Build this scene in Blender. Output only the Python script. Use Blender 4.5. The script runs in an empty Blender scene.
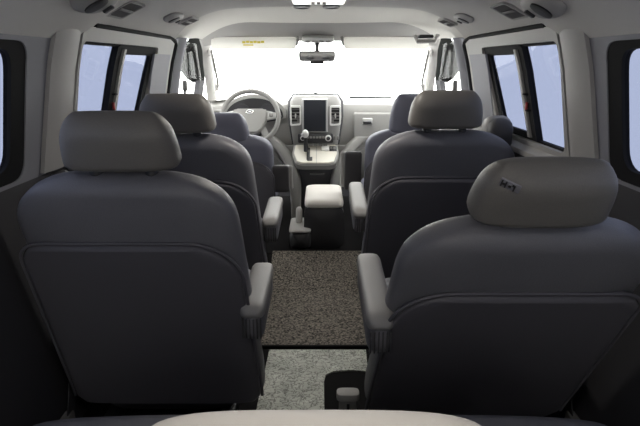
import bpy, bmesh, math, random
from mathutils import Vector, Matrix
random.seed(4)
R = math.radians
SC = bpy.context.scene
COL = SC.collection
# ------------------------------------------------------------------ camera, world, light, exposure
EYE = 1.15
cam = bpy.data.cameras.new('camera'); camo = bpy.data.objects.new('camera', cam); COL.objects.link(camo)
camo.location = (0, 0, EYE); camo.rotation_euler = (R(90 - 15.8), 0, 0)
cam.sensor_width = 36; cam.lens = 36 * 530 / 640; cam.clip_start = .02
SC.camera = camo
W = bpy.data.worlds.new('studio'); SC.world = W; W.use_nodes = True
bg = W.node_tree.nodes['Background']; bg.inputs[0].default_value = (1, 1, .985, 1); bg.inputs[1].default_value = 7.5
SC.view_settings.view_transform = 'Standard'; SC.view_settings.look = 'None'
SC.view_settings.gamma = 1; SC.view_settings.use_curve_mapping = False
SC.view_settings.exposure = 0
def area(name, loc, rot, sx, sy, power, col=(1, 1, 1)):
    l = bpy.data.lights.new(name, 'AREA'); l.shape = 'RECTANGLE'; l.size = sx; l.size_y = sy; l.energy = power; l.color = col
    o = bpy.data.objects.new(name, l); COL.objects.link(o); o.location = loc; o.rotation_euler = rot
    return o
LAMP_W = 1.6; ROOF_W = 3.8

# ------------------------------------------------------------------ materials
def mat(name, col, rough=.6, metal=0, bump=0, scale=300, var=0, spec=.5, sheen=0, mottled=None):
    m = bpy.data.materials.new(name); m.use_nodes = True
    nt = m.node_tree; b = nt.nodes['Principled BSDF']
    b.inputs['Base Color'].default_value = (*col, 1); b.inputs['Roughness'].default_value = rough
    b.inputs['Metallic'].default_value = metal; b.inputs['Specular IOR Level'].default_value = spec
    tc = nt.nodes.new('ShaderNodeTexCoord')
    if bump or var or mottled:
        n = nt.nodes.new('ShaderNodeTexNoise'); n.inputs['Scale'].default_value = scale; n.inputs['Detail'].default_value = 4
        nt.links.new(tc.outputs['Object'], n.inputs['Vector'])
        if bump:
            bp = nt.nodes.new('ShaderNodeBump'); bp.inputs['Strength'].default_value = bump; bp.inputs['Distance'].default_value = .002
            nt.links.new(n.outputs['Fac'], bp.inputs['Height']); nt.links.new(bp.outputs['Normal'], b.inputs['Normal'])
        if var or mottled:
            cr = nt.nodes.new('ShaderNodeValToRGB')
            lo = mottled[0] if mottled else tuple(c * (1 - var) for c in col)
            hi = mottled[1] if mottled else tuple(min(1, c * (1 + var)) for c in col)
            cr.color_ramp.elements[0].position = .36; cr.color_ramp.elements[1].position = .66
            cr.color_ramp.elements[0].color = (*lo, 1); cr.color_ramp.elements[1].color = (*hi, 1)
            nt.links.new(n.outputs['Fac'], cr.inputs['Fac']); nt.links.new(cr.outputs['Color'], b.inputs['Base Color'])
    return m
def glass(name, tint, gloss=.05):
    m = bpy.data.materials.new(name); m.use_nodes = True; nt = m.node_tree; nt.nodes.clear()
    o = nt.nodes.new('ShaderNodeOutputMaterial'); mx = nt.nodes.new('ShaderNodeMixShader')
    t = nt.nodes.new('ShaderNodeBsdfTransparent'); t.inputs[0].default_value = (*[math.sqrt(c) for c in tint], 1)
    g = nt.nodes.new('ShaderNodeBsdfGlossy'); g.inputs['Roughness'].default_value = .02
    mx.inputs[0].default_value = gloss
    nt.links.new(t.outputs[0], mx.inputs[1]); nt.links.new(g.outputs[0], mx.inputs[2]); nt.links.new(mx.outputs[0], o.inputs[0])
    return m
def emis(name, col, s):
    m = mat(name, col, .3); b = m.node_tree.nodes['Principled BSDF']
    b.inputs['Emission Color'].default_value = (*col, 1); b.inputs['Emission Strength'].default_value = s
    return m
M = dict(
    headleather=mat('headrest_leather', (.152, .143, .132), .46, bump=.25, scale=420, var=.06), leather=mat('grey_leather', (.143, .142, .158), .46, bump=.25, scale=420, var=.06),
    panelback=mat('dark_vinyl', (.085, .082, .095), .6, bump=.2, scale=500),
    darkvinyl=mat('charcoal_vinyl', (.05, .048, .052), .6, bump=.2, scale=500),
    frontleather=mat('front_leather', (.135, .138, .18), .5, bump=.2, scale=400),
    pad=mat('armrest_leather', (.25, .243, .238), .5, bump=.25, scale=420),
    cream=mat('pale_leather', (.62, .59, .55), .55, bump=.2, scale=420),
    trim=mat('grey_trim', (.37, .36, .345), .6, bump=.15, scale=600),
    pillar=mat('pillar_trim', (.24, .24, .265), .65, bump=.15, scale=600),
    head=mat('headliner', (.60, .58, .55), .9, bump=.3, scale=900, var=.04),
    headlit=mat('headliner_lit', (.74, .72, .67), .9, bump=.3, scale=900, var=.04),  # paler copy of the headliner, brighter front light painted into its colour
    lower=mat('lower_trim', (.04, .039, .044), .75, bump=.2, scale=500),
    rubber=mat('black_rubber', (.010, .010, .011), .85, spec=.2),
    black=mat('black_plastic', (.02, .02, .022), .4),
    dash=mat('dash_grey', (.30, .295, .28), .6, bump=.2, scale=600),
    dashlow=mat('dash_lower', (.27, .265, .25), .6, bump=.2, scale=600),
    silver=mat('silver_paint', (.55, .55, .535), .35, metal=.4),
    chrome=mat('chrome', (.8, .8, .8), .12, metal=1),
    hub=mat('wheel_hub', (.27, .265, .25), .5), stack=mat('stack_grey', (.27, .265, .255), .45), visor=mat('visor_vinyl', (.90, .89, .86), .7, bump=.1, scale=500), beige=mat('shift_panel', (.62, .59, .51), .4),
    screen=mat('screen_glass', (.018, .02, .026), .4, spec=.3),
    white=mat('white_plastic', (.75, .75, .72), .45),
    yellow=mat('yellow_print', (.75, .62, .08), .6),
    rim=mat('wheel_rim', (.20, .195, .185), .45, bump=.2, scale=500),
    lens=emis('lamp_lens', (1, .97, .92), 1.2),
    carpet=mat('loop_carpet', (.05, .045, .04), .95, bump=1, scale=120, mottled=((.008, .007, .006), (.25, .22, .185))),
    vinyl=mat('floor_vinyl', (.010, .0095, .010), .95, spec=.1, bump=.2, scale=200),
    sheet=None, grille=mat('grille_grey', (.20, .195, .185), .6), deflect=mat('smoked_acrylic', (.018, .019, .018), .9, spec=0),
    clear=glass('clear_glass', (.96, .97, .96), .03), tint=glass('privacy_glass', (.0585, .067, .0955), .03),
    rearglass=glass('rear_glass', (.21, .205, .20), .03), mirror=mat('mirror_glass', (.75, .76, .78), .04, metal=1), red=mat('red_plastic', (.35, .03, .03), .5),
)
def sheet_mat():
    m = mat('worn_sheet', (.4, .4, .36), .55); nt = m.node_tree; b = nt.nodes['Principled BSDF']
    tc = nt.nodes['Texture Coordinate']
    v = nt.nodes.new('ShaderNodeTexVoronoi'); v.feature = 'DISTANCE_TO_EDGE'; v.inputs['Scale'].default_value = 34
    n = nt.nodes.new('ShaderNodeTexNoise'); n.inputs['Scale'].default_value = 14; n.inputs['Detail'].default_value = 8
    mx = nt.nodes.new('ShaderNodeMixRGB'); mx.inputs[0].default_value = .22
    nt.links.new(tc.outputs['Object'], mx.inputs[1]); nt.links.new(n.outputs['Color'], mx.inputs[2])
    nt.links.new(mx.outputs[0], v.inputs['Vector']); nt.links.new(tc.outputs['Object'], n.inputs['Vector'])
    cr = nt.nodes.new('ShaderNodeValToRGB')
    cr.color_ramp.elements[0].position = 0; cr.color_ramp.elements[0].color = (.11, .105, .09, 1)
    cr.color_ramp.elements[1].position = .10; cr.color_ramp.elements[1].color = (.62, .64, .57, 1)
    nt.links.new(v.outputs['Distance'], cr.inputs['Fac'])
    c2 = nt.nodes.new('ShaderNodeValToRGB'); c2.color_ramp.elements[0].position = .3; c2.color_ramp.elements[1].position = .7
    c2.color_ramp.elements[0].color = (.62, .62, .60, 1); c2.color_ramp.elements[1].color = (1, 1, 1, 1)
    nt.links.new(n.outputs['Fac'], c2.inputs['Fac'])
    mu = nt.nodes.new('ShaderNodeMixRGB'); mu.blend_type = 'MULTIPLY'; mu.inputs[0].default_value = 1
    nt.links.new(cr.outputs[0], mu.inputs[1]); nt.links.new(c2.outputs[0], mu.inputs[2]); nt.links.new(mu.outputs[0], b.inputs['Base Color'])
    bp = nt.nodes.new('ShaderNodeBump'); bp.inputs['Strength'].default_value = .6; bp.inputs['Distance'].default_value = .004
    nt.links.new(v.outputs['Distance'], bp.inputs['Height']); nt.links.new(bp.outputs[0], b.inputs['Normal'])
    return m
M['sheet'] = sheet_mat()
def leak(m, f):        # thin foam that lets some daylight through
    nt = m.node_tree; b = nt.nodes['Principled BSDF']; o = nt.nodes['Material Output']
    t = nt.nodes.new('ShaderNodeBsdfTranslucent'); t.inputs[0].default_value = (.92, .91, .87, 1); x = nt.nodes.new('ShaderNodeMixShader'); x.inputs[0].default_value = f
    nt.links.new(b.outputs[0], x.inputs[1]); nt.links.new(t.outputs[0], x.inputs[2]); nt.links.new(x.outputs[0], o.inputs[0])
leak(M['visor'], .5)

# ------------------------------------------------------------------ mesh helpers
class MB:
    def __init__(s): s.b = bmesh.new()
    def ring_loft(s, rings, cap=True, closed=True):
        vs = [[s.b.verts.new(p) for p in r] for r in rings]; n = len(rings[0])
        for a, c in zip(vs, vs[1:]):
            for i in range(n if closed else n - 1):
                j = (i + 1) % n; s.b.faces.new((a[i], a[j], c[j], c[i]))
        if cap: s.b.faces.new(vs[0][::-1]); s.b.faces.new(vs[-1])
        return s
    def box(s, c, d, rot=None, bev=.004, seg=2):
        t = bmesh.new(); bmesh.ops.create_cube(t, size=1)
        for v in t.verts: v.co = Vector((v.co.x * d[0], v.co.y * d[1], v.co.z * d[2]))
        if bev: bmesh.ops.bevel(t, geom=t.edges[:], offset=min(bev, min(d) * .45), segments=seg, profile=.5, affect='EDGES')
        m = Matrix.Translation(c) @ (rot.to_4x4() if rot else Matrix())
        s._add(t, m); return s
    def _add(s, t, m):
        mp = {}
        for v in t.verts: mp[v] = s.b.verts.new(m @ v.co)
        for f in t.faces: s.b.faces.new([mp[v] for v in f.verts])
        t.free()
    def tube(s, pts, r, n=10, closed=False):
        pts = [Vector(p) for p in pts]; rings = []
        k = len(pts); up = Vector((0, 0, 1)); prev = None
        for i, p in enumerate(pts):
            if closed: d = pts[(i + 1) % k] - pts[i - 1]
            else: d = pts[min(i + 1, k - 1)] - pts[max(i - 1, 0)]
            d.normalize()
            if prev is None:
                a = d.cross(up if abs(d.z) < .9 else Vector((1, 0, 0))).normalized()
            else:
                a = (prev - d * prev.dot(d)).normalized()
            prev = a; c = d.cross(a); rr = r[i] if isinstance(r, (list, tuple)) else r
            rings.append([p + (a * math.cos(t) + c * math.sin(t)) * rr for t in [2 * math.pi * q / n for q in range(n)]])
        if closed:
            rings.append(rings[0]); s.ring_loft(rings, cap=False); bmesh.ops.remove_doubles(s.b, verts=s.b.verts[:], dist=1e-6)
        else: s.ring_loft(rings)
        return s
    def lathe(s, prof, c, axis='Z', n=24, rot=None):
        m = Matrix.Translation(c) @ (rot.to_4x4() if rot else {'Z': Matrix(), 'Y': Matrix.Rotation(R(90), 4, 'X'), 'X': Matrix.Rotation(R(90), 4, 'Y')}[axis])
        s.ring_loft([[m @ Vector((r * math.cos(t), r * math.sin(t), z)) for t in [2 * math.pi * q / n for q in range(n)]] for r, z in prof])
        return s
    def prism(s, poly, o, u, v, w, h, bev=0):
        """poly of (a, b) laid out on axes u, v at o, h thick along w"""
        o, u, v, w = Vector(o), Vector(u), Vector(v), Vector(w)
        t = bmesh.new(); a = [t.verts.new(o + u * p[0] + v * p[1]) for p in poly]; c = [t.verts.new(o + u * p[0] + v * p[1] + w * h) for p in poly]
        t.faces.new(a[::-1]); t.faces.new(c); n = len(poly)
        for i in range(n): t.faces.new((a[i], a[(i + 1) % n], c[(i + 1) % n], c[i]))
        if bev: bmesh.ops.bevel(t, geom=[e for e in t.edges], offset=bev, segments=2, affect='EDGES')
        s._add(t, Matrix()); return s
    def annulus(s, outer, inner, fn, off, th):
        """frame between two loops of equal count; fn maps (a, b, offset) to a point"""
        n = len(outer)
        q = [[fn(*p, o) for p in l] for l, o in ((outer, off), (inner, off), (inner, off + th), (outer, off + th))]
        vs = [[s.b.verts.new(p) for p in l] for l in q]
        for a, c in ((0, 1), (1, 2), (2, 3), (3, 0)):
            for i in range(n):
                j = (i + 1) % n; s.b.faces.new((vs[a][i], vs[a][j], vs[c][j], vs[c][i]))
        return s
    def slab(s, fn, nu, nv, th):
        """fn(u, v, offset) grid with thickness"""
        for sgn in (0, 1):
            pass
        g = [[[s.b.verts.new(fn(i / nu, j / nv, o)) for j in range(nv + 1)] for i in range(nu + 1)] for o in (0, th)]
        for k in (0, 1):
            for i in range(nu):
                for j in range(nv):
                    f = (g[k][i][j], g[k][i + 1][j], g[k][i + 1][j + 1], g[k][i][j + 1]); s.b.faces.new(f if k else f[::-1])
        edge = [(i, 0) for i in range(nu)] + [(nu, j) for j in range(nv)] + [(i, nv) for i in range(nu, 0, -1)] + [(0, j) for j in range(nv, 0, -1)]
        for a in range(len(edge)):
            p, q = edge[a], edge[(a + 1) % len(edge)]
            s.b.faces.new((g[0][p[0]][p[1]], g[0][q[0]][q[1]], g[1][q[0]][q[1]], g[1][p[0]][p[1]]))
        return s
    def build(s, name, m, parent=None, smooth=45, **kw):
        bmesh.ops.recalc_face_normals(s.b, faces=s.b.faces[:])
        me = bpy.data.meshes.new(name); s.b.to_mesh(me); s.b.free(); me.materials.append(m)
        o = bpy.data.objects.new(name, me); COL.objects.link(o)
        if smooth:
            for p in me.polygons: p.use_smooth = True
            try: me.set_sharp_from_angle(angle=R(smooth))
            except Exception: pass
        if parent is not None:
            o.parent = parent; bpy.context.view_layer.update()
            pm = parent
            M_ = Matrix()
            while pm is not None:
                M_ = pm.matrix_basis @ M_; pm = pm.parent
            if kw.get('world'): me.transform(M_.inverted())
        if kw.get('label'): o['label'] = kw['label']
        return o
def thing(name, label, cat, loc=(0, 0, 0), group=None, rz=0):
    o = bpy.data.objects.new(name, None); COL.objects.link(o); o.location = loc; o.rotation_euler = (0, 0, rz)
    o.empty_display_size = .05
    return tag(o, label, cat, group)
def tag(o, label, cat, group=None):
    o['label'] = label; o['category'] = cat
    if group: o['group'] = group
    return o
def struct(o): o['kind'] = 'structure'; return o
def sring(c, ax, ay, a, b, e=3.0, n=36):
    out = []
    for q in range(n):
        t = 2 * math.pi * q / n; x, y = math.cos(t), math.sin(t)
        out.append(c + ax * (a * math.copysign(abs(x) ** (2 / e), x)) + ay * (b * math.copysign(abs(y) ** (2 / e), y)))
    return out
def soft(mb, fn, n=18, nr=36, end=.06, e=3.0, end2=None, pw=.9):
    """lofted cushion. fn(t) -> centre, ax, ay, a, b ; ends rounded off over `end` of the length"""
    ts = [(1 - math.cos(math.pi * i / n)) / 2 for i in range(n + 1)]
    rings = []
    for t in ts:
        c, ax, ay, a, b = fn(t)
        k = min(t / end, (1 - t) / (end2 or end))
        f = 1 if k >= 1 else max(.02, math.sqrt(max(0, 1 - (1 - k) ** 2)))
        shrink = (1 - f) * min(a, b)
        rings.append(sring(c, ax, ay, max(a - shrink * pw, .002), max(b - shrink, .002), e, nr))
    mb.ring_loft(rings); return mb
def rquad(c, r, k=6, m=5):
    """rounded quad loop"""
    out = []; n = 4
    for i in range(n):
        p, a, d = Vector(c[i]), Vector(c[i - 1]), Vector(c[(i + 1) % n])
        s0 = p + (a - p).normalized() * r; s1 = p + (d - p).normalized() * r
        for q in range(k + 1):
            t = q / k; out.append(s0 * (1 - t) ** 2 + p * 2 * t * (1 - t) + s1 * t * t)
        nx = d + (p - d).normalized() * r
        for q in range(1, m): out.append(s1.lerp(nx, q / m))
    return [(v.x, v.y) for v in out]
V = Vector
X, Y, Z = V((1, 0, 0)), V((0, 1, 0)), V((0, 0, 1))

# ------------------------------------------------------------------ the van's shell
def lerp(a, b, t): return a + (b - a) * t
def hw(y, z):
    """inside half width of the body"""
    if z < .80: w = lerp(.80, .845, z / .80)
    else: w = .845 - .085 * (z - .80) / .42 - .10 * max(0, z - 1.14) ** 1.0
    if y > 2.75: w *= 1 - .055 * min(1.6, (y - 2.75)) ** 1.15
    return w
def wall(sg): return lambda y, z, o=0: V((sg * (hw(y, z) + o), y, z))
def patch(sg, c, th=.02, off=0, nu=6, nv=6):
    """bilinear wall panel with corners c (y,z): order bottom-rear, bottom-front, top-front, top-rear"""
    f = wall(sg)
    def fn(u, v, o):
        y = lerp(lerp(c[0][0], c[1][0], u), lerp(c[3][0], c[2][0], u), v); z = lerp(lerp(c[0][1], c[1][1], u), lerp(c[3][1], c[2][1], u), v)
        return f(y, z, off + o)
    return MB().slab(fn, nu, nv, th)
SIDE = {-1: 'left', 1: 'right'}
# floor
b = MB(); b.box((0, 1.15, -.03), (1.70, 3.4, .06), bev=0); struct(b.build('floor', M['vinyl'], smooth=0))
b = MB(); b.box((0, 3.55, .02), (1.62, 1.39, .16), bev=.02); struct(b.build('trim_1', M['vinyl']))       # raised cab floor
b = MB(); b.prism([(2.55, -.01), (2.88, -.01), (2.88, .10)], (-.78, 0, 0), Y, Z, X, 1.56); struct(b.build('trim_17', M['vinyl'], smooth=0))
# headliner: rear shell, front shell
def sm(a, b, t):
    t = min(1, max(0, (t - a) / (b - a))); return t * t * (3 - 2 * t)
def edge_z(y): return lerp(1.212, 1.268, sm(1.70, 1.86, y))
def edge_x(y): return hw(y, edge_z(y)) + .004
def cz(x, y, rear):
    zc = 1.385 if rear else 1.405 - .030 * max(0, y - 2.45) ** 1.2 - .10 * max(0, y - 2.85) ** 1.6
    k = max(0, (abs(x) - .36) / (edge_x(y) - .36)); return zc - (zc - edge_z(y)) * k ** 2.3
def seam(xx): return 2.44 + .40 * abs(xx) ** 2.4
def fr(u, v, o):
    xx = u * 2 - 1; y = lerp(-.75, seam(xx), v); x = xx * edge_x(y)
    return V((x, y, cz(x, y, True) + o))
struct(MB().slab(fr, 40, 40, .03).build('ceiling', M['head']))
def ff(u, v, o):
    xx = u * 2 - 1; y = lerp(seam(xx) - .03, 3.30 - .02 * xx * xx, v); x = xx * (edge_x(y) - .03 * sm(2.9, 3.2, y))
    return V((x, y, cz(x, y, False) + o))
struct(MB().slab(ff, 40, 16, .03).build('ceiling.001', M['headlit']))
def hdr(u, v, o):          # windscreen header rail
    xx = u * 2 - 1; x = xx * .70; y = lerp(3.16, 3.38, v) - .04 * xx * xx
    return V((x, y, lerp(1.375, 1.278, v) - .03 * abs(xx) ** 3 * lerp(.6, 1, v) + o))
struct(MB().slab(hdr, 30, 6, .05).build('trim_2', M['trim']))
# body walls
for sg in (-1, 1):
    s = SIDE[sg]; f = wall(sg)
    wl = patch(sg, ((-.75, 0), (2.80, 0), (2.80, .835), (-.75, .835)), .03, .002, 14, 8).build('wall_' + s, M['lower']); struct(wl)
    # rear quarter trim round the rear window
    outer = rquad(((-.2, .818), (1.60, .818), (1.60, 1.26), (-.2, 1.26)), .02); dl = -.035 if sg < 0 else 0; inner = rquad(((.15, .835), (1.51 + dl, .835), (1.485 + dl, 1.205), (.15, 1.205)), .06)
    struct(MB().annulus(outer, inner, f, .0, .035).build('trim_3' if sg < 0 else 'trim_4', M['pillar']))
    struct(patch(sg, ((-.75, .832), (-.19, .832), (-.19, 1.26), (-.75, 1.26)), .03).build('trim_15' if sg < 0 else 'trim_16', M['pillar']))
    # rear window: rubber frame and tinted pane
    wr = MB().annulus(inner, rquad(((.20, .87), (1.44 + dl, .87), (1.42 + dl, 1.185), (.20, 1.185)), .06), f, .004, .02).build('window_1' if sg < 0 else 'window_2', M['rubber'])
    struct(wr); lo = rquad(((.18, .86), (1.455 + dl, .86), (1.435 + dl, 1.195), (.18, 1.195)), .06)
    def pane(loop, o, name, m, parent):
        n = len(loop); cy = sum(p[0] for p in loop) / n; czz = sum(p[1] for p in loop) / n
        mb = MB(); rings = []
        for oo in (o, o + .004):
            rings.append([f(y, z, oo) for y, z in loop])
        mb.ring_loft(rings); return mb.build(name, m, parent, smooth=20)
    pane(lo, .014, 'pane', M['tint'], wr)
    # C pillar trim
    def cp(u, v, o):
        y = lerp(1.56, 1.742 + .012 * (1 - v), u); z = lerp(.832, 1.262, v); bulge = .022 * math.sin(math.pi * min(1, .15 + .85 * u)) ** .7
        return f(y, z, -bulge + o)
    struct(MB().slab(cp, 14, 10, .03).build('trim_5' if sg < 0 else 'trim_6', M['trim']))
    # sliding door: inner frame with the window opening
    outer = rquad(((1.735, .80), (2.80, .80), (2.80, 1.262), (1.735, 1.262)), .03); inner = rquad(((1.765, .855), (2.44, .855), (2.56, 1.218), (1.745, 1.218)), .035)
    dr = MB().annulus(outer, inner, f, -.012, .045).build('door_1' if sg < 0 else 'door_2', M['trim']); struct(dr)
    bsl = MB()
    bsl.slab(lambda u, v, o: f(lerp(2.50, 2.76, u), lerp(.86, 1.19, v), -.016 + o), 4, 4, .01)
    bsl.build('inset_panel', M['pillar'], dr)
    # belt ledge
    def ledge(u, v, o):
        y = lerp(1.72, 2.78, u); return V((sg * (hw(y, .82) + lerp(-.045, .01, v)), y, .80 + .03 * v - .02 * 0 + o))
    MB().slab(ledge, 6, 3, .02).build('belt_ledge', M['trim'], dr)
    # window frame, divider and panes
    wn = MB().annulus(inner, rquad(((1.778, .864), (2.42, .864), (2.538, 1.209), (1.755, 1.209)), .03), f, .006, .02).build('window_3' if sg < 0 else 'window_4', M['rubber']); struct(wn)
    mb = MB()
    mb.slab(lambda u, v, o: f(lerp(2.04, 2.09, v) + (u - .5) * .036, lerp(.86, 1.21, v), -.004 + o), 2, 8, .025)
    for zz in (.975, 1.035):
        p = f(lerp(2.04, 2.09, (zz - .86) / .35) + .01, zz, -.012); mb.box(p, (.014, .026, .008), bev=.003)
    mb.build('divider', M['rubber'], wn)
    p = f(2.075, .99, -.012); MB().box(p, (.010, .010, .03), bev=.003).build('latch', M['red'], wn)
    ol = rquad(((2.04, .858), (2.43, .858), (2.55, 1.217), (2.09, 1.217)), .02); il = rquad(((2.08, .885), (2.385, .885), (2.488, 1.182), (2.128, 1.182)), .02)
    MB().annulus(ol, il, f, -.002, .018).build('sliding_sash', M['rubber'], wn)
    mb = MB(); mb.slab(lambda u, v, o: f(lerp(2.065, 2.115, v) + (u - .5) * .022 + .018, lerp(.87, 1.20, v), -.012 + o), 2, 8, .012); mb.build('sash_stile', M['trim'], wn)
    pane(il, .006, 'pane', M['tint'], wn)
    pane(rquad(((1.77, .86), (2.05, .86), (2.10, 1.212), (1.75, 1.212)), .02), .014, 'pane', M['tint'], wn)
    # weatherstrip round the sliding door
    pts = [f(2.825, .5 + .74 * i / 10, -.004) for i in range(11)]
    pts += [f(2.825 - .02, 1.255, -.006)] + [f(2.80 - .98 * i / 12, 1.268, -.006 - .0 * i) for i in range(1, 13)]
    struct(MB().tube(pts, [.017] * 11 + [.014] + [.009] * 12, 8).build('trim_7' if sg < 0 else 'trim_8', M['rubber']))
    # B pillar
    def bp(u, v, o):
        y = lerp(2.845, 2.955, u) + .03 * (1 - v); z = lerp(.1, 1.275, v)
        return f(y, z, -.02 - .02 * math.sin(math.pi * u) + o)
    struct(MB().slab(bp, 8, 14, .05).build('trim_9' if sg < 0 else 'trim_10', M['pillar']))
    # front door panel and frame
    fd = patch(sg, ((3.04, .05), (3.95, .05), (3.95, .84), (3.04, .84)), .05, -.01, 8, 8).build('door_3' if sg < 0 else 'door_4', M['dashlow']); struct(fd)
    patch(sg, ((3.04, .80), (3.85, .82), (3.85, .86), (3.04, .84)), .04, -.035, 8, 2).build('door_capping', M['lower'], fd)
    # quarter post of the front door window
    mb = MB(); mb.slab(lambda u, v, o: f(3.48 + .12 * u, lerp(.84, 1.04, v), .0 + o), 2, 6, .03); mb.build('window_post', M['lower'], fd)
    # A pillar trim
    def ap(u, v, o):
        y = lerp(3.86, 3.33, v); z = lerp(.84, 1.285, v) + .015 * math.sin(math.pi * v)
        w = hw(y, min(z, 1.235)) - lerp(0, .02, v)
        a = V((sg * (w + .015), y + .0, z - .005)); c = V((sg * (w - .035), y + .075, z + .03))
        return a.lerp(c, u) + V((sg * -.012 * math.sin(math.pi * u), 0, 0)) + V((0, 0, o))
    struct(MB().slab(ap, 5, 14, .02).build('trim_11' if sg < 0 else 'trim_12', M['trim']))
    fw = MB(); loop = [(3.0, .85), (3.2, .85), (3.5, .85), (3.86, .85), (3.74, .95), (3.60, 1.07), (3.46, 1.19), (3.37, 1.262), (3.12, 1.265), (3.0, 1.265)]
    fw.ring_loft([[f(y, z, .03) for y, z in loop], [f(y, z, .034) for y, z in loop]])
    g = fw.build('window_5' if sg < 0 else 'window_6', M['clear'], smooth=20); struct(g)
    # smoked wind deflector outside the front door window
    lf = [(3.28, 1.305), (3.18, 1.245), (3.125, 1.19), (3.15, 1.14), (3.24, 1.095), (3.36, 1.055), (3.50, 1.03), (3.78, 1.03), (3.74, 1.10), (3.66, 1.19), (3.52, 1.305)]
    mb = MB(); cen = (3.42, 1.14)
    mb.ring_loft([[f(lerp(cen[0], y, k), lerp(cen[1], z, k), o) for y, z in lf] for k, o in ((1, .045), (1, .05), (.6, .066), (.2, .07))])
    d = mb.build('wind_deflector', M['deflect'])
    tag(d, f'smoke-grey curved wind deflector over the {s} front door window', 'wind deflector', 'wind deflectors on the front doors')
    for q in range(2):
        MB().tube([f(lerp(3.32, 3.50, t) - .05 * q, lerp(1.245, 1.05, t), .040) for t in [i / 8 for i in range(9)]], .005, 6).build('rib', M['rubber'], d)
# rear of the van (behind the camera) with a tinted window added to light the seat backs
outer = rquad(((-.80, 0), (.80, 0), (.74, 1.36), (-.74, 1.36)), .05); inner = rquad(((-.66, .75), (.66, .75), (.60, 1.26), (-.60, 1.26)), .08)
fn = lambda a, c, o=0: V((a, -.72 - o, c))
wr = struct(MB().annulus(outer, inner, fn, 0, .05).build('wall_rear', M['lower']))
mb = MB(); mb.ring_loft([[fn(*p, o) for p in inner] for o in (.02, .024)]); g = mb.build('added_rear_window', M['rearglass'], smooth=20); struct(g)
# windscreen
def ws(u, v, o):
    xx = u * 2 - 1; x = xx * lerp(.80, .64, v); y = lerp(4.22, 3.37, v) - lerp(.30, .05, v) * xx * xx
    return V((x, y, lerp(.84, 1.31, v) - .03 * abs(xx) ** 3 * v + o))
struct(MB().slab(ws, 16, 6, .005).build('window_8', M['clear'], smooth=30))
# firewall below the dash
b = MB(); b.box((0, 4.30, .42), (1.62, .05, .86), bev=0); struct(b.build('wall_front', M['lower']))

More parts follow.
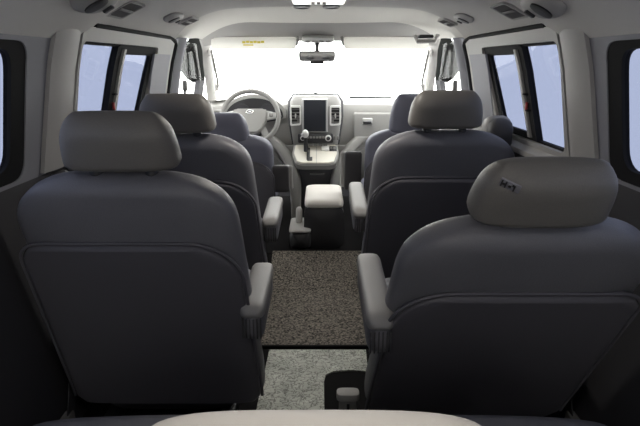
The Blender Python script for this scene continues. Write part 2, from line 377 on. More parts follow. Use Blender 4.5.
# ------------------------------------------------------------------ seats
def make_seat(label, loc, recline=15, L=.625, head=(.635, .15), headw=.145, headup=0, piv=.28, group=None, arm=None, arms_up=None, front=False, lm=None, mark=False, outer_arm=False):
    """loc = floor point below the backrest hinge; arm: (x centre, y rear, z top, tilt deg, length)"""
    lm = lm or M['leather']
    t = thing('captain_seat', label, 'seat', loc, group)
    z0 = 0
    a = R(recline); U = V((0, -math.sin(a), math.cos(a))); N = V((0, -math.cos(a), -math.sin(a)))
    P = V((0, 0, piv))
    # floor frame
    for sx in (-.19, .19): MB().box((sx, .22, .02), (.045, .62, .04), bev=.006).build('rail', M['black'], t)
    soft(MB(), lambda k: (V((0, .02 + .44 * k, .12)), X, Z, .21, .085), 12, 28, .06, 6).build('pedestal', M['lower'], t)
    # cushion
    def cu(k):
        return V((0, -.02 + .50 * k, piv + .01 + .035 * k)), X, Z, .255 + .01 * math.sin(math.pi * k), .075
    soft(MB(), cu, 16, 36, .12, 4).build('cushion', lm, t)
    # backrest
    v0 = L - (.12 if front else .175); LO = -.13; WB = .29 if not front else .275
    sg_ = 1 if loc[0] < 0 else -1
    def wid(v):
        if v < v0: return WB
        return WB * max(.0, 1 - ((v - v0) / (L - v0 + .012)) ** 3.1) ** (1 / 2.0)
    def cxo(v): return X * (sg_ * (lerp(.026, -.012, min(1, max(0, (v + .05) / .55))) if not front else 0))
    def thick(v): return lerp(.075, .052, max(0, v) / L)
    rings = []
    for i in range(48):
        k = i / 47; v = lerp(LO, L, 1 - (1 - k) ** 1.9); w = max(wid(v), .10); th = thick(v)
        q = max(0, (v - (L - .05)) / .05); th *= math.sqrt(max(.02, 1 - q * q * .97))
        rings.append(sring(P + U * v + cxo(v), X, N, w, th, 3.4, 48))
    br = MB().ring_loft(rings).build('backrest', lm, t)
    # seat-back shell, proud of the cover, with piping and a pocket panel
    pv1 = min(L * .715, .445)
    def pw_(v, v_hi, inset, rc):
        w = wid(v) - inset; d = v_hi - v
        if d < rc: w -= 1.15 * rc * (1 - math.sqrt(max(0, 1 - (1 - d / rc) ** 2)))
        return w
    def sides(v, v_hi, inset, rc):         # aisle and wall half widths
        return pw_(v, v_hi, inset, rc), pw_(v, v_hi, inset, rc * .45)
    def plate(v_lo, v_hi, inset, lift, th, rc):
        rr = []
        for i in range(60):
            k = i / 59; v = lerp(v_lo, v_hi, 1 - (1 - k) ** 2.6)
            wa, wo = sides(v, v_hi, inset, rc); d = v_hi - v; d2 = v - v_lo
            w = (wa + wo) / 2; sh = X * sg_ * (wa - wo) / 2
            if d2 < .02: w -= .02 * (1 - math.sqrt(max(0, 1 - (1 - d2 / .02) ** 2)))
            thk = th * min(1, .25 + math.sqrt(min(1, d / .02)))
            rr.append(sring(P + U * v + cxo(v) + sh + N * (thick(v) * .93 + lift), X, N, w, thk, 5, 48))
        return MB().ring_loft(rr)
    plate(LO, pv1, .006, .002, .020, .12).build('back_panel', M['panelback'], br)
    plate(LO + .045, pv1 - .055, .055, .014, .008, .09).build('map_pocket', M['panelback'], br)
    side = [lerp(LO + .02, pv1, 1 - (1 - i / 39) ** 2.6) for i in range(40)]
    pts_ = [(v, sg_ * sides(v, pv1, .0, .12)[0]) for v in side] + [(v, -sg_ * sides(v, pv1, .0, .12)[1]) for v in side[::-1]]
    MB().tube([P + U * (v + .004) + cxo(v) + N * (thick(v) * .98 + .005) + X * w for v, w in pts_], .005, 6).build('piping', M['panelback'], br)
    # headrest
    hz, hh = head; hz += headup; hh_ = hh
    def hd(k):
        v = hz + hh_ * k
        w = headw * (1 - .20 * k ** 2.4)
        return P + U * v + N * (-.012 + .01 * k), X, N, w, .062 - .012 * k
    hr = soft(MB(), hd, 22, 40, .15, 3.0, end2=.40, pw=.55).build('headrest', lm if front else M['headleather'], t)
    mb = MB()
    for sx in (-.07, .07):
        MB().tube([P + U * (L - .05) + X * sx, P + U * (hz + .03) + X * sx], .007, 8).build('headrest_post', M['silver'], hr)
    if not front:
        for sx in (-.07, .07): MB().lathe(((.017, -.01), (.017, .006), (.012, .012), (.001, .012)), P + U * (L + .0) + X * sx, rot=Matrix.Rotation(a, 3, 'X')).build('post_sleeve', M['black'], hr)
    if mark:
        # small dark stitched characters on a pale patch
        mb = MB(); md = MB()
        k = .84; c, ax, ay, w, th = hd(k); ms = .8
        rot = Matrix.Rotation(R(-40), 3, 'Z') @ Matrix.Rotation(a, 3, 'X') @ Matrix.Rotation(R(24), 3, 'Y')
        o = c + X * (-w * .76) + N * (th * .80)
        def st(dx, dz, w_, h_): md.box(o + rot @ V((dx * ms, -.0035, dz * ms)), (w_ * ms, .004, h_ * ms), rot, .0003)
        mb.box(o + rot @ V((0.002, 0, 0)), (.040, .004, .020), rot, .001)
        st(-.017, 0, .0035, .018); st(-.007, 0, .0035, .018); st(-.012, 0, .010, .004); st(.003, 0, .007, .004); st(.014, 0, .004, .018); st(.011, .007, .006, .004)
        pt = mb.build('patch', M['pillar'], hr); md.build('stitched_mark', M['black'], hr, label='small dark stitched characters')
    if arm:
        ax_, ay_, az_, tilt, ln = arm
        rt = Matrix.Rotation(R(tilt), 3, 'X'); o = V((ax_, ay_, az_)) - V(loc)
        def ab(k): return o + rt @ V((0, ln * k, -.062)), X, rt @ Z, .033, .05
        am = soft(MB(), ab, 14, 28, .10, 4).build('armrest', lm, t)
        def pd(k): return o + rt @ V((0, -.004 + (ln + .008) * k, -.022)), X, rt @ Z, .036, .024
        soft(MB(), pd, 14, 28, .10, 3.4).build('armrest_pad', M['pad'], am, label='pale padded armrest top')
        mb = MB()
        for q in range(6): mb.box(o + rt @ V((-.025 + .01 * q, .004, -.068)), (.004, .01, .06), rt, .001)
        mb.build('ribbed_end', M['darkvinyl'], am)
        # recliner cover on the aisle side
        sgn = 1 if ax_ < 0 else -1
        rc = MB(); soft(rc, lambda k: (V((sgn * .262, -.03 + .10 * k, piv + .04 - .06 * k)), X, V((0, .45, .9)).normalized(), .014, .06), 10, 20, .3, 2.4).build('recliner_cover', M['pillar'], t)
    if arms_up:
        for (xc, yc, z_lo, z_hi, th) in arms_up:
            o = V((xc, yc, 0)) - V(loc)
            am = soft(MB(), lambda k: (V((o.x, o.y + .03 - .05 * k, lerp(z_lo, z_hi, k) - loc[2])), X, Y, .050, th), 12, 28, .08, 6).build('armrest', M['darkvinyl'], t, label='dark armrest folded up')
            soft(MB(), lambda k: (V((o.x + sg_ * .016, o.y + .062 - .05 * k, lerp(z_lo + .01, z_hi - .005, k) - loc[2])), X, Y, .054, th * .8), 12, 28, .08, 4).build('armrest_pad', M['pad'], am)
    if outer_arm:
        xc, yc, z_lo, z_hi = outer_arm; o = V((xc, yc, 0)) - V(loc)
        am = soft(MB(), lambda k: (V((o.x, o.y + .02 - .04 * k, lerp(z_lo, z_hi, k) - loc[2])), X, Y, .058 - .008 * k, .05), 14, 30, .10, 3.4).build('armrest', M['darkvinyl'], t, label='outer armrest folded up beside window')
        soft(MB(), lambda k: (V((o.x, o.y + .055 - .04 * k, lerp(z_lo, z_hi + .006, k) - loc[2])), X, Y, .064 - .008 * k, .04), 14, 30, .10, 3.4).build('armrest_pad', M['pad'], am)
    return t
make_seat('large grey leather rear captain seat nearest the viewer on the left, headrest raised', (-.495, 1.48, 0), 15, arm=(-.190, 1.33, .505, 1, .34), group='rear row captain seats')
make_seat('grey leather rear captain seat on the right, leaned far back, stitched mark on headrest', (.455, 1.385, 0), 29, arm=(.148, 1.15, .562, 4, .40), group='rear row captain seats', mark=True)
make_seat('grey leather middle-row seat on the left, directly behind the driver seat', (-.548, 2.23, 0), 15, arm=(-.216, 2.17, .505, 3, .36), group='middle row captain seats')
make_seat('grey leather middle-row seat on the right with a folded-up outer armrest by the window', (.495, 2.25, 0), 12, arm=(.178, 2.20, .535, 7, .40), group='middle row captain seats', outer_arm=(.755, 2.26, .55, .93))
make_seat('blue-grey driver seat with low headrest, behind the steering wheel', (-.545, 3.20, .10), 24, L=.50, head=(.47, .17), piv=.20, front=True, lm=M['frontleather'], arms_up=[(-.232, 3.08, .40, .575, .02)], group='front seats')
make_seat('blue-grey front passenger seat with tall headrest, behind the glovebox', (.535, 3.12, .10), 12, L=.50, head=(.475, .228), piv=.20, front=True, lm=M['frontleather'], arms_up=[(.192, 3.06, .42, .66, .02)], group='front seats')
# bench in front of the camera
t = thing('rear_bench', 'pale leather rear bench whose headrest top shows blurred at the bottom edge', 'seat', (0, .55, 0))
soft(MB(), lambda k: (V((0, -.02 + .3 * k, .2)), X, Z, .52, .19), 12, 30, .05, 6).build('base', M['lower'], t)
soft(MB(), lambda k: (V((0, -.10 + .48 * k, .42)), X, Z, .60, .07), 14, 36, .12, 4).build('cushion', M['leather'], t)
ub = V((0, -.16, .98)).normalized()
soft(MB(), lambda k: (V((0, -.10, .42)) + ub * (.20 * k), X, Y, .60 - .05 * k * k, .065 - .015 * k), 14, 40, .12, 4).build('backrest', M['leather'], t)
hb = soft(MB(), lambda k: (V((-.003, -.155, .7145)) + ub * (.145 * k), X, Y, .166 - .012 * k * k, .055), 18, 40, .22, 3.6).build('headrest', M['cream'], t)
for sx in (-.07, .07): MB().tube([(sx, -.14, .66), (sx, -.155, .76)], .007, 8).build('headrest_post', M['silver'], hb)

# ------------------------------------------------------------------ floor things
# looped carpet mat, lying on the floor and up the step
def cm(u, v, o):
    x = lerp(-.27, .25, u); s_ = v * 1.0
    pts = [(1.99, .013), (2.30, .013), (2.52, .014), (2.60, .034), (2.74, .078), (2.86, .116)]
    q = s_ * (len(pts) - 1); i = min(int(q), len(pts) - 2); k = q - i
    y, z = lerp(pts[i][0], pts[i + 1][0], k), lerp(pts[i][1], pts[i + 1][1], k)
    return V((x, y, z - o))
tag(MB().slab(cm, 4, 25, .011).build('carpet_mat', M['carpet']), 'dark speckled loop-pile carpet mat running down the aisle to the console', 'mat')
mb = MB(); mb.box((-.01, 1.985, .006), (.54, .014, .016), bev=.005); 
tag(mb.build('mat_edging', M['rubber']), 'black edging strip across the rear end of the aisle carpet', 'edging strip')
shp = [(-.225, 1.25), (0.015, 1.25), (.015, 1.74), (.022, 1.775), (.05, 1.80), (.12, 1.81), (.185, 1.80), (.19, 1.96), (-.21, 1.96)]
mb = MB(); mb.prism(shp, (0, 0, .001), X, Y, Z, .006)
tag(mb.build('floor_sheet', M['sheet'], smooth=0), 'crinkled pale grey floor sheet behind the aisle carpet, cut out at one corner', 'floor sheet')
bk = thing('seat_belt_buckle', 'grey-topped seat belt buckle standing in the dark floor cut-out', 'buckle', (.090, 1.485, 0))
MB().box((0, 0, .055), (.056, .035, .115), bev=.006).build('body', M['grille'], bk)
soft(MB(), lambda k: (V((0, 0, .105 + .032 * k)), X, Y, .037, .024), 8, 24, .25, 4).build('cap', M['trim'], bk)
MB().box((0, -.019, .055), (.010, .005, .09), bev=.002).build('strap', M['black'], bk)
MB().lathe(((.006, 0), (.006, .003), (.001, .003)), (0, -.0215, .07), rot=Matrix.Rotation(R(90), 3, 'X')).build('release_button', M['rubber'], bk)
# seat belts hanging on the C pillars
for sg in (-1, 1):
    sb = thing('seat_belt', f'dark seat belt hanging down the {SIDE[sg]} wall beside the rear seat', 'seat belt', (0, 0, 0), 'seat belts on the side walls')
    f = wall(sg)
    MB().slab(lambda u, v, o: f(1.60 + .05 * u - .22 * (1 - v), lerp(.04, .80, v), -.022 - .03 * math.sin(math.pi * v) + o), 2, 12, .003).build('webbing', M['darkvinyl'], sb)
    MB().box(f(1.40, .06, -.02), (.03, .07, .09), bev=.01).build('anchor', M['grille'], sb)
    MB().box(f(1.625, .80, -.032), (.03, .08, .05), bev=.012).build('guide', M['black'], sb)

# ------------------------------------------------------------------ centre console between the front seats
cx = .02
t = thing('centre_console', 'dark console box with pale padded lid between the front seats', 'console', (cx, 2.92, .101))
soft(MB(), lambda k: (V((.004, .0 + .40 * k, .13)), X, Z, .118, .128), 14, 32, .05, 5).build('box', M['black'], t)
soft(MB(), lambda k: (V((.003, -.015 + .43 * k, .275)), X, Z, .112, .03), 16, 32, .10, 4).build('lid', M['cream'], t, label='pale padded lid')
soft(MB(), lambda k: (V((-.135, -.02 + .26 * k, .06)), X, Z, .062, .058), 10, 28, .08, 4).build('side_tray', M['black'], t)
soft(MB(), lambda k: (V((-.135, -.03 + .27 * k, .118)), X, Z, .064, .014), 12, 28, .12, 4).build('tray_rim', M['trim'], t)
soft(MB(), lambda k: (V((-.145, .12 + .03 * k, .12 + .10 * k)), X, Y, .020, .02), 10, 20, .25, 3).build('upright_handle', M['trim'], t)

# ------------------------------------------------------------------ dashboard
FX = -.03
t = thing('dashboard', 'pale grey dashboard with central screen, glovebox and instrument hood', 'dashboard', (0, 3.75, .1))
O = V((0, 3.75, .1))
prof = [(4.17, .86), (4.05, .90), (3.92, .915), (3.80, .905), (3.725, .875), (3.70, .83), (3.70, .70), (3.715, .60), (3.77, .52), (3.86, .44), (3.98, .36), (4.10, .34), (4.17, .40)]
rings = []
for i in range(25):
    xx = -1 + 2 * i / 24; x = xx * .755; r_ = []
    for (y, z) in prof:
        yy = y - (.22 * xx * xx if y > 3.9 else .03 * xx * xx); r_.append(V((x, yy, z - .015 * abs(xx) ** 4)) - O)
    rings.append(r_)
MB().ring_loft(rings).build('dash_body', M['dash'], t, smooth=30)
# centre stack tower
def st_ring(z, y, w, d): return sring(V((FX, y + d, z)) - O, X, Y, w, d, 7, 36)
MB().ring_loft([st_ring(.945, 3.66, .12, .11), st_ring(.94, 3.615, .152, .11), st_ring(.90, 3.585, .172, .13), st_ring(.80, 3.575, .176, .14), st_ring(.70, 3.575, .165, .14), st_ring(.62, 3.585, .155, .14), st_ring(.60, 3.60, .15, .13)]).build('centre_stack', M['stack'], t, smooth=40)
MB().ring_loft([[p + V((0, .03, 0)) for p in st_ring(z, y, w + .010, d)] for z, y, w, d in ((.945, 3.62, .150, .08), (.90, 3.60, .178, .09), (.80, 3.595, .180, .09), (.70, 3.60, .168, .09), (.61, 3.61, .155, .09))]).build('stack_surround', M['lower'], t, smooth=40)
# screen
sc = MB().box(V((FX - .004, 3.560, .815)) - O, (.172, .03, .222), bev=.008).build('screen_bezel', M['silver'], t)
MB().box(V((FX - .004, 3.546, .815)) - O, (.146, .01, .205), bev=.003).build('screen', M['screen'], sc, label='dark portrait touch screen')
for sx in (-1, 1):
    c = V((FX + sx * .132, 3.568, .812)) - O
    fr_ = MB()
    lo = rquad(((c.x - .037, c.z - .066), (c.x + .037, c.z - .060), (c.x + .037, c.z + .066), (c.x - .037, c.z + .066)), .014); li = rquad(((c.x - .027, c.z - .054), (c.x + .027, c.z - .050), (c.x + .027, c.z + .054), (c.x - .027, c.z + .054)), .008)
    fr_.annulus(lo, li, lambda a_, b_, o_: V((a_, c.y - .012 + o_, b_)), 0, .03)
    vn = fr_.build('air_vent', M['white'], t)
    MB().box(c + V((0, .014, 0)), (.056, .01, .11), bev=0).build('vent_back', M['black'], vn)
    mb = MB()
    for q in range(5): mb.box(c + V((0, 0, -.042 + .021 * q)), (.056, .012, .003), Matrix.Rotation(R(25), 3, 'X'), 0)
    mb.build('slats', M['grille'], vn)
    MB().box(c + V((0, -.010, .0)), (.009, .016, .03), bev=.003).build('vent_tab', M['silver'], vn)
# climate panel and knobs
MB().box(V((FX, 3.556, .665)) - O, (.235, .03, .062), bev=.008).build('climate_panel', M['black'], t)
for (dx, r_) in ((-.085, .017), (.085, .021)):
    kn = MB().lathe(((r_, 0), (r_, .006), (r_ * .85, .008), (r_ * .8, .022), (.001, .023)), V((FX + dx, 3.541, .668)) - O, rot=Matrix.Rotation(R(90), 3, 'X')).build('climate_knob', M['silver'], t)
    MB().lathe(((r_ * .6, 0), (r_ * .6, .003), (.001, .003)), V((FX + dx, 3.519, .668)) - O, rot=Matrix.Rotation(R(90), 3, 'X')).build('knob_face', M['black'], kn)
for q in range(6): MB().box(V((FX - .052 + .021 * q, 3.540, .672)) - O, (.016, .01, .014), bev=.002).build('climate_button', M['grille'], t)
for q in range(5): MB().box(V((FX - .066 + .033 * q, 3.562, .622)) - O, (.028, .02, .016), bev=.003).build('switch_button', M['grille'], t)
for q in range(2): MB().box(V((FX + .128 + .022 * q, 3.566, .665)) - O, (.018, .02, .026), bev=.003).build('seat_heater_button', M['grille'], t)
MB().lathe(((.010, 0), (.008, .012), (.001, .014)), V((-.155, 3.70, .938)) - O).build('light_sensor', M['black'], t)
MB().lathe(((.014, 0), (.012, .012), (.001, .014)), V((FX, 3.68, .944)) - O).build('light_sensor', M['black'], t)
# gear shift panel, sloping towards the cabin
sl = Matrix.Rotation(R(38), 3, 'X')
po = V((FX, 3.535, .562)) - O
pl = MB(); SH = .9; pp = [(-.150, .085), (.150, .085), (.160, .0), (.135, -.085), (.10, -.10), (-.10, -.10), (-.135, -.085), (-.160, .0)]
pp = [(a_ * SH, c_ * SH) for a_, c_ in pp]; pl.prism(pp, po, sl @ X, sl @ Y, sl @ Z, .012, .003); spn = pl.build('shift_panel', M['beige'], t)
lo_ = [(x_ * 1.10, y_ * 1.12) for x_, y_ in pp]
pl = MB(); pl.prism(lo_, po - sl @ Z * .05, sl @ X, sl @ Y, sl @ Z, .054, .006); pl.build('shift_housing', M['dashlow'], t)
g_ = MB(); g_.box(po + sl @ V((-.048, -.01, .0125)), (.022, .11, .003), sl, .001); g_.box(po + sl @ V((-.038, -.055, .0125)), (.034, .035, .003), sl, .001); g_.build('shift_gate', M['black'], spn)
MB().box(po + sl @ V((.066, .038, .016)), (.05, .04, .022), sl, .006).build('toggle_block', M['white'], spn)
MB().box(po + sl @ V((.118, .036, .013)), (.05, .045, .006), sl, .003).build('socket_recess', M['black'], spn)
for dx in (-.008, .008): MB().lathe(((.008, 0), (.008, .008), (.001, .008)), po + sl @ V((.116 + dx * 1.3, .036, .014)), rot=sl).build('power_socket', M['grille'], spn)
MB().box(po + sl @ V((.006, -.02, .0125)), (.003, .15, .002), sl, 0).build('panel_groove', M['dashlow'], spn)
# lower legs and bin
for sx in (-1, 1):
    rings = []
    for i in range(12):
        k = i / 11; z = lerp(.66, .10, k); x = FX + sx * (.138 + .19 * max(0, 1 - k * 1.5) ** 2.5); y = lerp(3.66, 3.56, min(1, k * 2)) + .02 * k
        rings.append(sring(V((x, y + .05, z)) - O, X, Y, lerp(.05, .034, k), .07, 4, 20))
    MB().ring_loft(rings).build('stack_leg', M['dashlow'], t)
MB().box(V((FX, 3.64, .30)) - O, (.24, .10, .40), bev=.01).build('storage_bin', M['black'], t)
MB().box(V((FX + .01, 3.585, .415)) - O, (.10, .012, .010), bev=.003).build('bin_lip', M['grille'], t)
# lower knee panels each side
def knee(u, v, o): 
    x = lerp(.12, .74, u); return V((x, 3.69 + .02 * u + .12 * v * v - o, lerp(.60, .30, v))) - O
for sx in (-1, 1):
    MB().slab(lambda u, v, o: V((sx * (knee(u, v, o) + O).x + (FX if sx < 0 else 0), (knee(u, v, o) + O).y, (knee(u, v, o) + O).z)) - O, 8, 6, .03).build('knee_panel', M['dashlow'], t)
    pts = [V((FX + sx * lerp(.50, .20, k), 3.672, .62 - .20 * k ** 2.6)) - O for k in [i / 12 for i in range(13)]]
    MB().tube(pts, .009, 8).build('knee_moulding', M['dash'], t)
# glovebox
gb = MB().box(V((.46, 3.688, .705)) - O, (.46, .03, .235), bev=.012).build('glovebox_door', M['dash'], t)
MB().box(V((.325, 3.671, .765)) - O, (.068, .016, .044), bev=.006).build('handle', M['silver'], gb)
MB().box(V((.325, 3.664, .757)) - O, (.056, .012, .016), bev=.003).build('handle_recess', M['black'], gb)
mb = MB()
for q in range(9): mb.box(V((.20 + .03 * q, 3.86, .916)) - O, (.022, .03, .006), bev=.002)
MB().box(V((.36, 3.87, .914)) - O, (.30, .06, .014), bev=.005).build('defroster_vent', M['black'], t)
# instrument hood
BX = -.445
rings = []
for y, s_ in ((3.66, 1.0), (3.72, 1.02), (3.85, .9), (3.98, .55)):
    rings.append([V((BX + .215 * s_ * math.cos(a_), y - .03 * math.sin(a_) * 0, .80 + (.145 * s_ if math.sin(a_) > 0 else .05) * math.sin(a_))) - O for a_ in [2 * math.pi * q / 36 for q in range(36)]])
MB().ring_loft(rings).build('instrument_hood', M['dash'], t, smooth=50)
ih = MB().prism([(.195 * math.cos(a_), .122 * math.sin(a_) if math.sin(a_) > 0 else .04 * math.sin(a_)) for a_ in [2 * math.pi * q / 32 for q in range(32)]], V((BX, 3.656, .80)) - O, X, Z, Y * -1, .006); ih = ih.build('instrument_panel', M['black'], t)
for dx in (-.085, .085): MB().lathe(((.052, 0), (.052, .006), (.046, .006), (.044, .002), (.001, .002)), V((BX + dx, 3.649, .835)) - O, rot=Matrix.Rotation(R(90), 3, 'X')).build('gauge', M['lower'], ih)
vn = MB().box(V((-.69, 3.66, .80)) - O, (.075, .03, .09), bev=.012).build('air_vent', M['dashlow'], t); MB().box(V((-.69, 3.644, .80)) - O, (.055, .01, .065), bev=.003).build('vent_back', M['black'], vn)
vn = MB().box(V((.69, 3.655, .80)) - O, (.075, .03, .09), bev=.012).build('air_vent', M['dashlow'], t); MB().box(V((.69, 3.639, .80)) - O, (.055, .01, .065), bev=.003).build('vent_back', M['black'], vn)

# gear lever
gl = thing('gear_lever', 'dark gear lever with round silver knob on the pale shift panel', 'gear lever', (FX - .062, 3.515, .585))
MB().tube([(0, 0, -.0), (-.002, -.012, .05), (-.004, -.022, .10)], [.017, .013, .011], 12).build('shaft', M['black'], gl)
soft(MB(), lambda k: (V((-.004, -.024, .09 + .055 * k)), X, Y, .018 + .005 * math.sin(math.pi * k), .020), 14, 24, .45, 2.2).build('knob', M['silver'], gl)
MB().box((-.026, -.03, .112), (.014, .018, .018), bev=.006).build('knob_button', M['silver'], gl)

# steering wheel
sw = thing('steering_wheel', 'grey four-spoke steering wheel with silver emblem in front of the driver', 'steering wheel', (-.448, 3.43, .815))
sw.rotation_euler = (R(62 - 90 + 0), 0, 0)     # local XZ plane is the wheel plane
RW = .182
MB().tube([(RW * math.cos(q), 0, RW * math.sin(q)) for q in [2 * math.pi * i / 56 for i in range(56)]], .0155, 12, True).build('rim', M['rim'], sw)
hubp = [(-.115, .040), (-.09, .056), (.09, .056), (.115, .040), (.110, -.02), (.085, -.085), (.05, -.115), (-.05, -.115), (-.085, -.085), (-.110, -.02)]
hb = MB().prism(hubp, (0, -.02, 0), X, Z, Y, .05, .01).build('hub', M['hub'], sw)
for sx in (-1, 1):
    MB().prism([(sx * .105, .046), (sx * .17, .030), (sx * .17, -.005), (sx * .10, -.02)], (0, -.008, 0), X, Z, Y, .025, .005).build('spoke', M['silver'], sw)
    MB().prism([(sx * .06, -.08), (sx * .095, -.05), (sx * .130, -.120), (sx * .10, -.145)], (0, -.004, 0), X, Z, Y, .025, .005).build('spoke', M['dash'], sw)
    MB().box((sx * .136, -.012, .012), (.026, .012, .022), bev=.004).build('wheel_button', M['grille'], sw)
em = MB(); em.tube([(.023 * math.cos(q), -.022, .030 + .0115 * math.sin(q)) for q in [2 * math.pi * i / 28 for i in range(28)]], .0018, 6, True)
for sx in (-1, 1): em.tube([(sx * .009 - .0035, -.0225, .021), (sx * .009 + .0035, -.0225, .039)], .002, 6)
em.tube([(-.009, -.0225, .028), (.009, -.0225, .032)], .002, 6)
em.build('emblem', M['chrome'], hb, label='silver oval emblem with slanted H')
MB().lathe(((.045, 0), (.055, .10), (.05, .22), (.001, .22)), (0, .03, -.01), rot=Matrix.Rotation(R(-90), 3, 'X')).build('column', M['lower'], sw)
for sx in (-1, 1): MB().tube([(sx * .04, .06, .0), (sx * .14, .045, .015), (sx * .20, .03, .02)], [.007, .009, .011], 8).build('stalk', M['black'], sw)

# ------------------------------------------------------------------ header things
mr = thing('rear_view_mirror', 'wide silver rear view mirror hanging below the windscreen header', 'mirror', (-.018, 3.36, 1.19))
MB().prism(rquad(((-.108, -.030), (.108, -.030), (.112, .030), (-.112, .030)), .018, 5, 3), (0, -.008, 0), X, Z, Y, .03, .004).build('housing', M['grille'], mr)
MB().prism(rquad(((-.100, -.024), (.100, -.024), (.104, .024), (-.104, .024)), .014, 5, 3), (0, -.012, 0), X, V((0, .10, 1)).normalized(), Y, .004).build('mirror_glass', M['mirror'], mr)
MB().tube([(0, .02, .0), (0, .04, .05), (0, .03, .095)], [.016, .012, .018], 10).build('stem', M['black'], mr)
MB().box((0, -.002, -.037), (.085, .02, .016), bev=.004).build('sensor_bar', M['black'], mr)
for sx in (-1, 1):
    nm = 'left sun visor with a yellow warning print, folded against the windscreen header' if sx < 0 else 'plain right sun visor folded against the windscreen header'
    vs = thing('sun_visor', nm, 'sun visor', (sx * .39, 3.30, 1.262), 'sun visors'); vs.rotation_euler = (R(8), 0, sx * R(-2.5))
    lp = rquad(((-.255, -.032), (.245, -.032), (.255, .036), (-.25, .036)), .022, 6, 4)
    MB().prism([(sx * -p[0], p[1]) for p in lp], (0, -.01, 0), X, Z, Y, .022, .006).build('flap', M['visor'], vs)
    MB().tube([(sx * -.262, 0, .04), (sx * -.255, -.004, .012), (sx * -.25, -.004, -.01)], .008, 8).build('pivot', M['grille'], vs)
    if sx < 0:
        mb = MB()
        for q in range(6): mb.box((-.06 + .022 * q, -.0115, .008 + .002 * (q % 2)), (.019, .002, .012), bev=0)
        mb.box((-.035, -.0115, -.008), (.06, .002, .007), bev=0); mb.build('warning_print', M['yellow'], vs)
oc = thing('overhead_console', 'small white overhead switch panel centred above the rear view mirror', 'overhead console', (-.012, 3.30, 1.290)); oc.rotation_euler = (R(16), 0, 0)
MB().box((0, 0, 0), (.19, .09, .03), bev=.012).build('housing', M['white'], oc)
for q in range(4): MB().box((-.06 + .04 * q, -.040, -.008), (.028, .02, .014), bev=.004).build('switch', M['trim'], oc)
# A pillar grab handles
for sg in (-1, 1):
    gh = thing('grab_handle', f'slim grey grab handle on the {SIDE[sg]} windscreen pillar', 'grab handle', (0, 0, 0), 'pillar grab handles')
    p0, p1 = V((sg * .690, 3.46, 1.215)), V((sg * .705, 3.72, .99)); inw = V((-sg * .012, -.014, .008))
    MB().tube([p0, p0 + inw, p0.lerp(p1, .2) + inw * 1.3, p0.lerp(p1, .8) + inw * 1.3, p1 + inw, p1], .008, 8).build('grip', M['grille'], gh)
    for p in (p0, p1): MB().box(p, (.02, .04, .05), bev=.008).build('foot', M['trim'], gh)
# seat belt guides on the B pillars
for sg in (-1, 1):
    f = wall(sg)
    o = thing('belt_guide', f'small dark seat belt guide on the {SIDE[sg]} door pillar', 'belt guide', (0, 0, 0), 'door pillar belt guides')
    MB().box(f(3.0, 1.03, -.045), (.025, .035, .06), bev=.008).build('bracket', M['grille'], o)
    MB().slab(lambda u, v, oo: f(2.98 + .04 * u, lerp(.86, 1.01, v), -.052 + oo), 2, 6, .003).build('webbing', M['lower'], o)

# ------------------------------------------------------------------ roof things
def roof_frame(x, y):
    e = .01; du = V((1, 0, (cz(x + e, y, True) - cz(x - e, y, True)) / (2 * e))).normalized(); n = V((0, 1, 0)).cross(du)
    return V((x, y, cz(x, y, True))), Matrix((du, V((0, 1, 0)), -n)).transposed() if n.z < 0 else Matrix((du, V((0, 1, 0)), du.cross(V((0, 1, 0))))).transposed()
def roof_vent(x, y, label, w=.085, l=.16, rz=0):
    p, r = roof_frame(x, y)
    t = thing('roof_vent', label, 'air vent', p, 'roof air vents'); t.rotation_euler = (r @ Matrix.Rotation(rz, 3, 'Z')).to_euler()
    lo = rquad(((-w / 2, -l / 2), (w / 2, -l / 2), (w / 2, l / 2), (-w / 2, l / 2)), .015, 4, 3); li = [(a * .84, c * .88) for a, c in lo]
    MB().annulus(lo, li, lambda a, c, o: V((a, c, o)), -.010, .014).build('frame', M['trim'], t)
    MB().box((0, 0, -.001), (w * .86, l * .9, .003), bev=0).build('backing', M['lower'], t)
    n = 9
    for q in range(n): MB().box((0, -l * .38 + l * .76 * q / (n - 1), -.006), (w * .84, .005, .005), Matrix.Rotation(R(30), 3, 'X'), 0).build('slat', M['grille'], t)
    MB().box((0, 0, -.010), (.012, l * .8, .004), bev=.001).build('vent_bar', M['grille'], t)
def reading_lamp(x, y, label, r_=.06, dark=False):
    p, r = roof_frame(x, y)
    t = thing('reading_lamp', label, 'lamp', p, 'roof reading lamps'); t.rotation_euler = r.to_euler()
    k = r_ / .06
    soft(MB(), lambda q: (V((0, (-.07 + .14 * q) * k, -.004)), X, Z, .034 * k * (.65 + .35 * math.sin(math.pi * q)), .012 * k), 14, 28, .35, 2.6).build('pod', M['trim'], t)
    MB().lathe(((.022 * k, 0), (.022 * k, -.004), (.015 * k, -.006), (.001, -.004)), (0, -.012 * k, -.014 * k)).build('lamp_ring', M['black'], t)
    MB().box((0, .04 * k, -.016 * k), (.02 * k, .012 * k, .006 * k), bev=.002).build('switch', M['black'], t)
roof_vent(-.645, 1.87, 'louvred roof vent on the left, close behind the large lamp pod', .10, .15); roof_vent(-.61, 2.60, 'louvred roof vent on the left near the sliding door front corner', .075, .14)
roof_vent(.645, 1.92, 'louvred roof vent on the right, close behind the large lamp pod', .10, .15); roof_vent(.61, 2.68, 'louvred roof vent on the right near the sliding door front corner', .075, .14)
reading_lamp(-.62, 1.56, 'large lamp pod on the left roof edge, nearest the viewer', .095); reading_lamp(-.615, 2.36, 'small lamp pod on the left roof edge beside the front vent', .07)
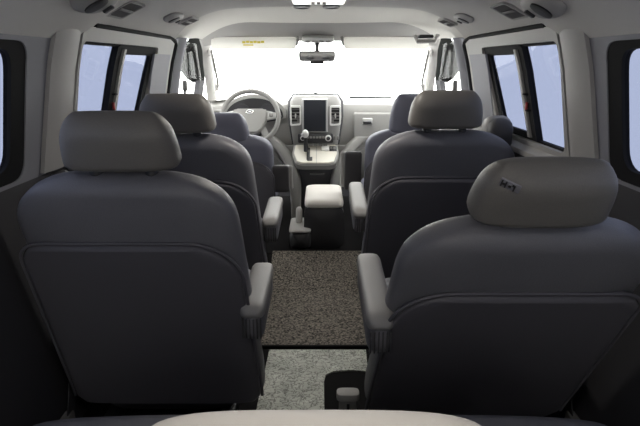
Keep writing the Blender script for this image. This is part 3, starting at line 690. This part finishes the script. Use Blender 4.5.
reading_lamp(.635, 1.61, 'large lamp pod on the right roof edge, nearest the viewer', .095); reading_lamp(.615, 2.40, 'small lamp pod on the right roof edge beside the front vent', .07)
rl = thing('roof_lamp', 'long white roof lamp at the top centre of the ceiling', 'lamp', (-.005, 2.03, 1.385))
MB().box((0, 0, -.008), (.22, .20, .022), bev=.010).build('housing', M['trim'], rl)
MB().box((0, 0, -.020), (.19, .15, .012), bev=.005).build('lens', M['lens'], rl)
area('roof_light', (-.005, 2.03, 1.345), (0, 0, 0), .18, .14, ROOF_W, (1, .94, .85))
for q in range(3): MB().box((-.02 + .02 * q, .0, -.028), (.014, .02, .008), bev=.002).build('switch', M['grille'], rl)
for sx in (-1, 1):  # two dark ovals in pale rings ahead of the roof lamp
    v_ = thing('ceiling_oval', f'dark ceiling oval ahead of the roof lamp, {"left" if sx < 0 else "right"} of its centre', 'air vent', (-.015 + sx * .062, 2.40, 1.385), 'dark ceiling ovals')
    lo = [(.030 * math.cos(q), .05 * math.sin(q)) for q in [2 * math.pi * i / 24 for i in range(24)]]
    MB().annulus([(a * 1.2, c * 1.15) for a, c in lo], lo, lambda a, c, o: V((a, c, o)), -.010, .012).build('ring', M['trim'], v_)
    MB().prism(lo, (0, 0, -.006), X, Y, Z, .006).build('grille', M['black'], v_)
# coat hook by the right windscreen corner
ch = thing('roof_grip', 'folding grab grip with dark slot at the right windscreen corner', 'grab grip', (.585, 3.08, 1.285))
MB().tube([(-.05, .04, .01), (-.045, .0, -.02), (.045, -.03, -.02), (.055, -.05, .012)], .012, 8).build('handle', M['trim'], ch)
MB().box((0, .005, .006), (.08, .05, .02), bev=.008).build('recess', M['black'], ch)
# unseen lamp added behind the viewer to light the seat backs
rr = thing('added_rear_lamp', 'added white lamp above the rear bench, out of view', 'lamp', (0, .25, 1.385))
MB().box((0, 0, -.006), (.30, .14, .02), bev=.008).build('housing', M['trim'], rr); MB().box((0, 0, -.018), (.27, .11, .01), bev=.004).build('lens', M['lens'], rr)
area('added_rear_light', (0, .25, 1.355), (0, 0, 0), .26, .10, LAMP_W, (1, .93, .84))
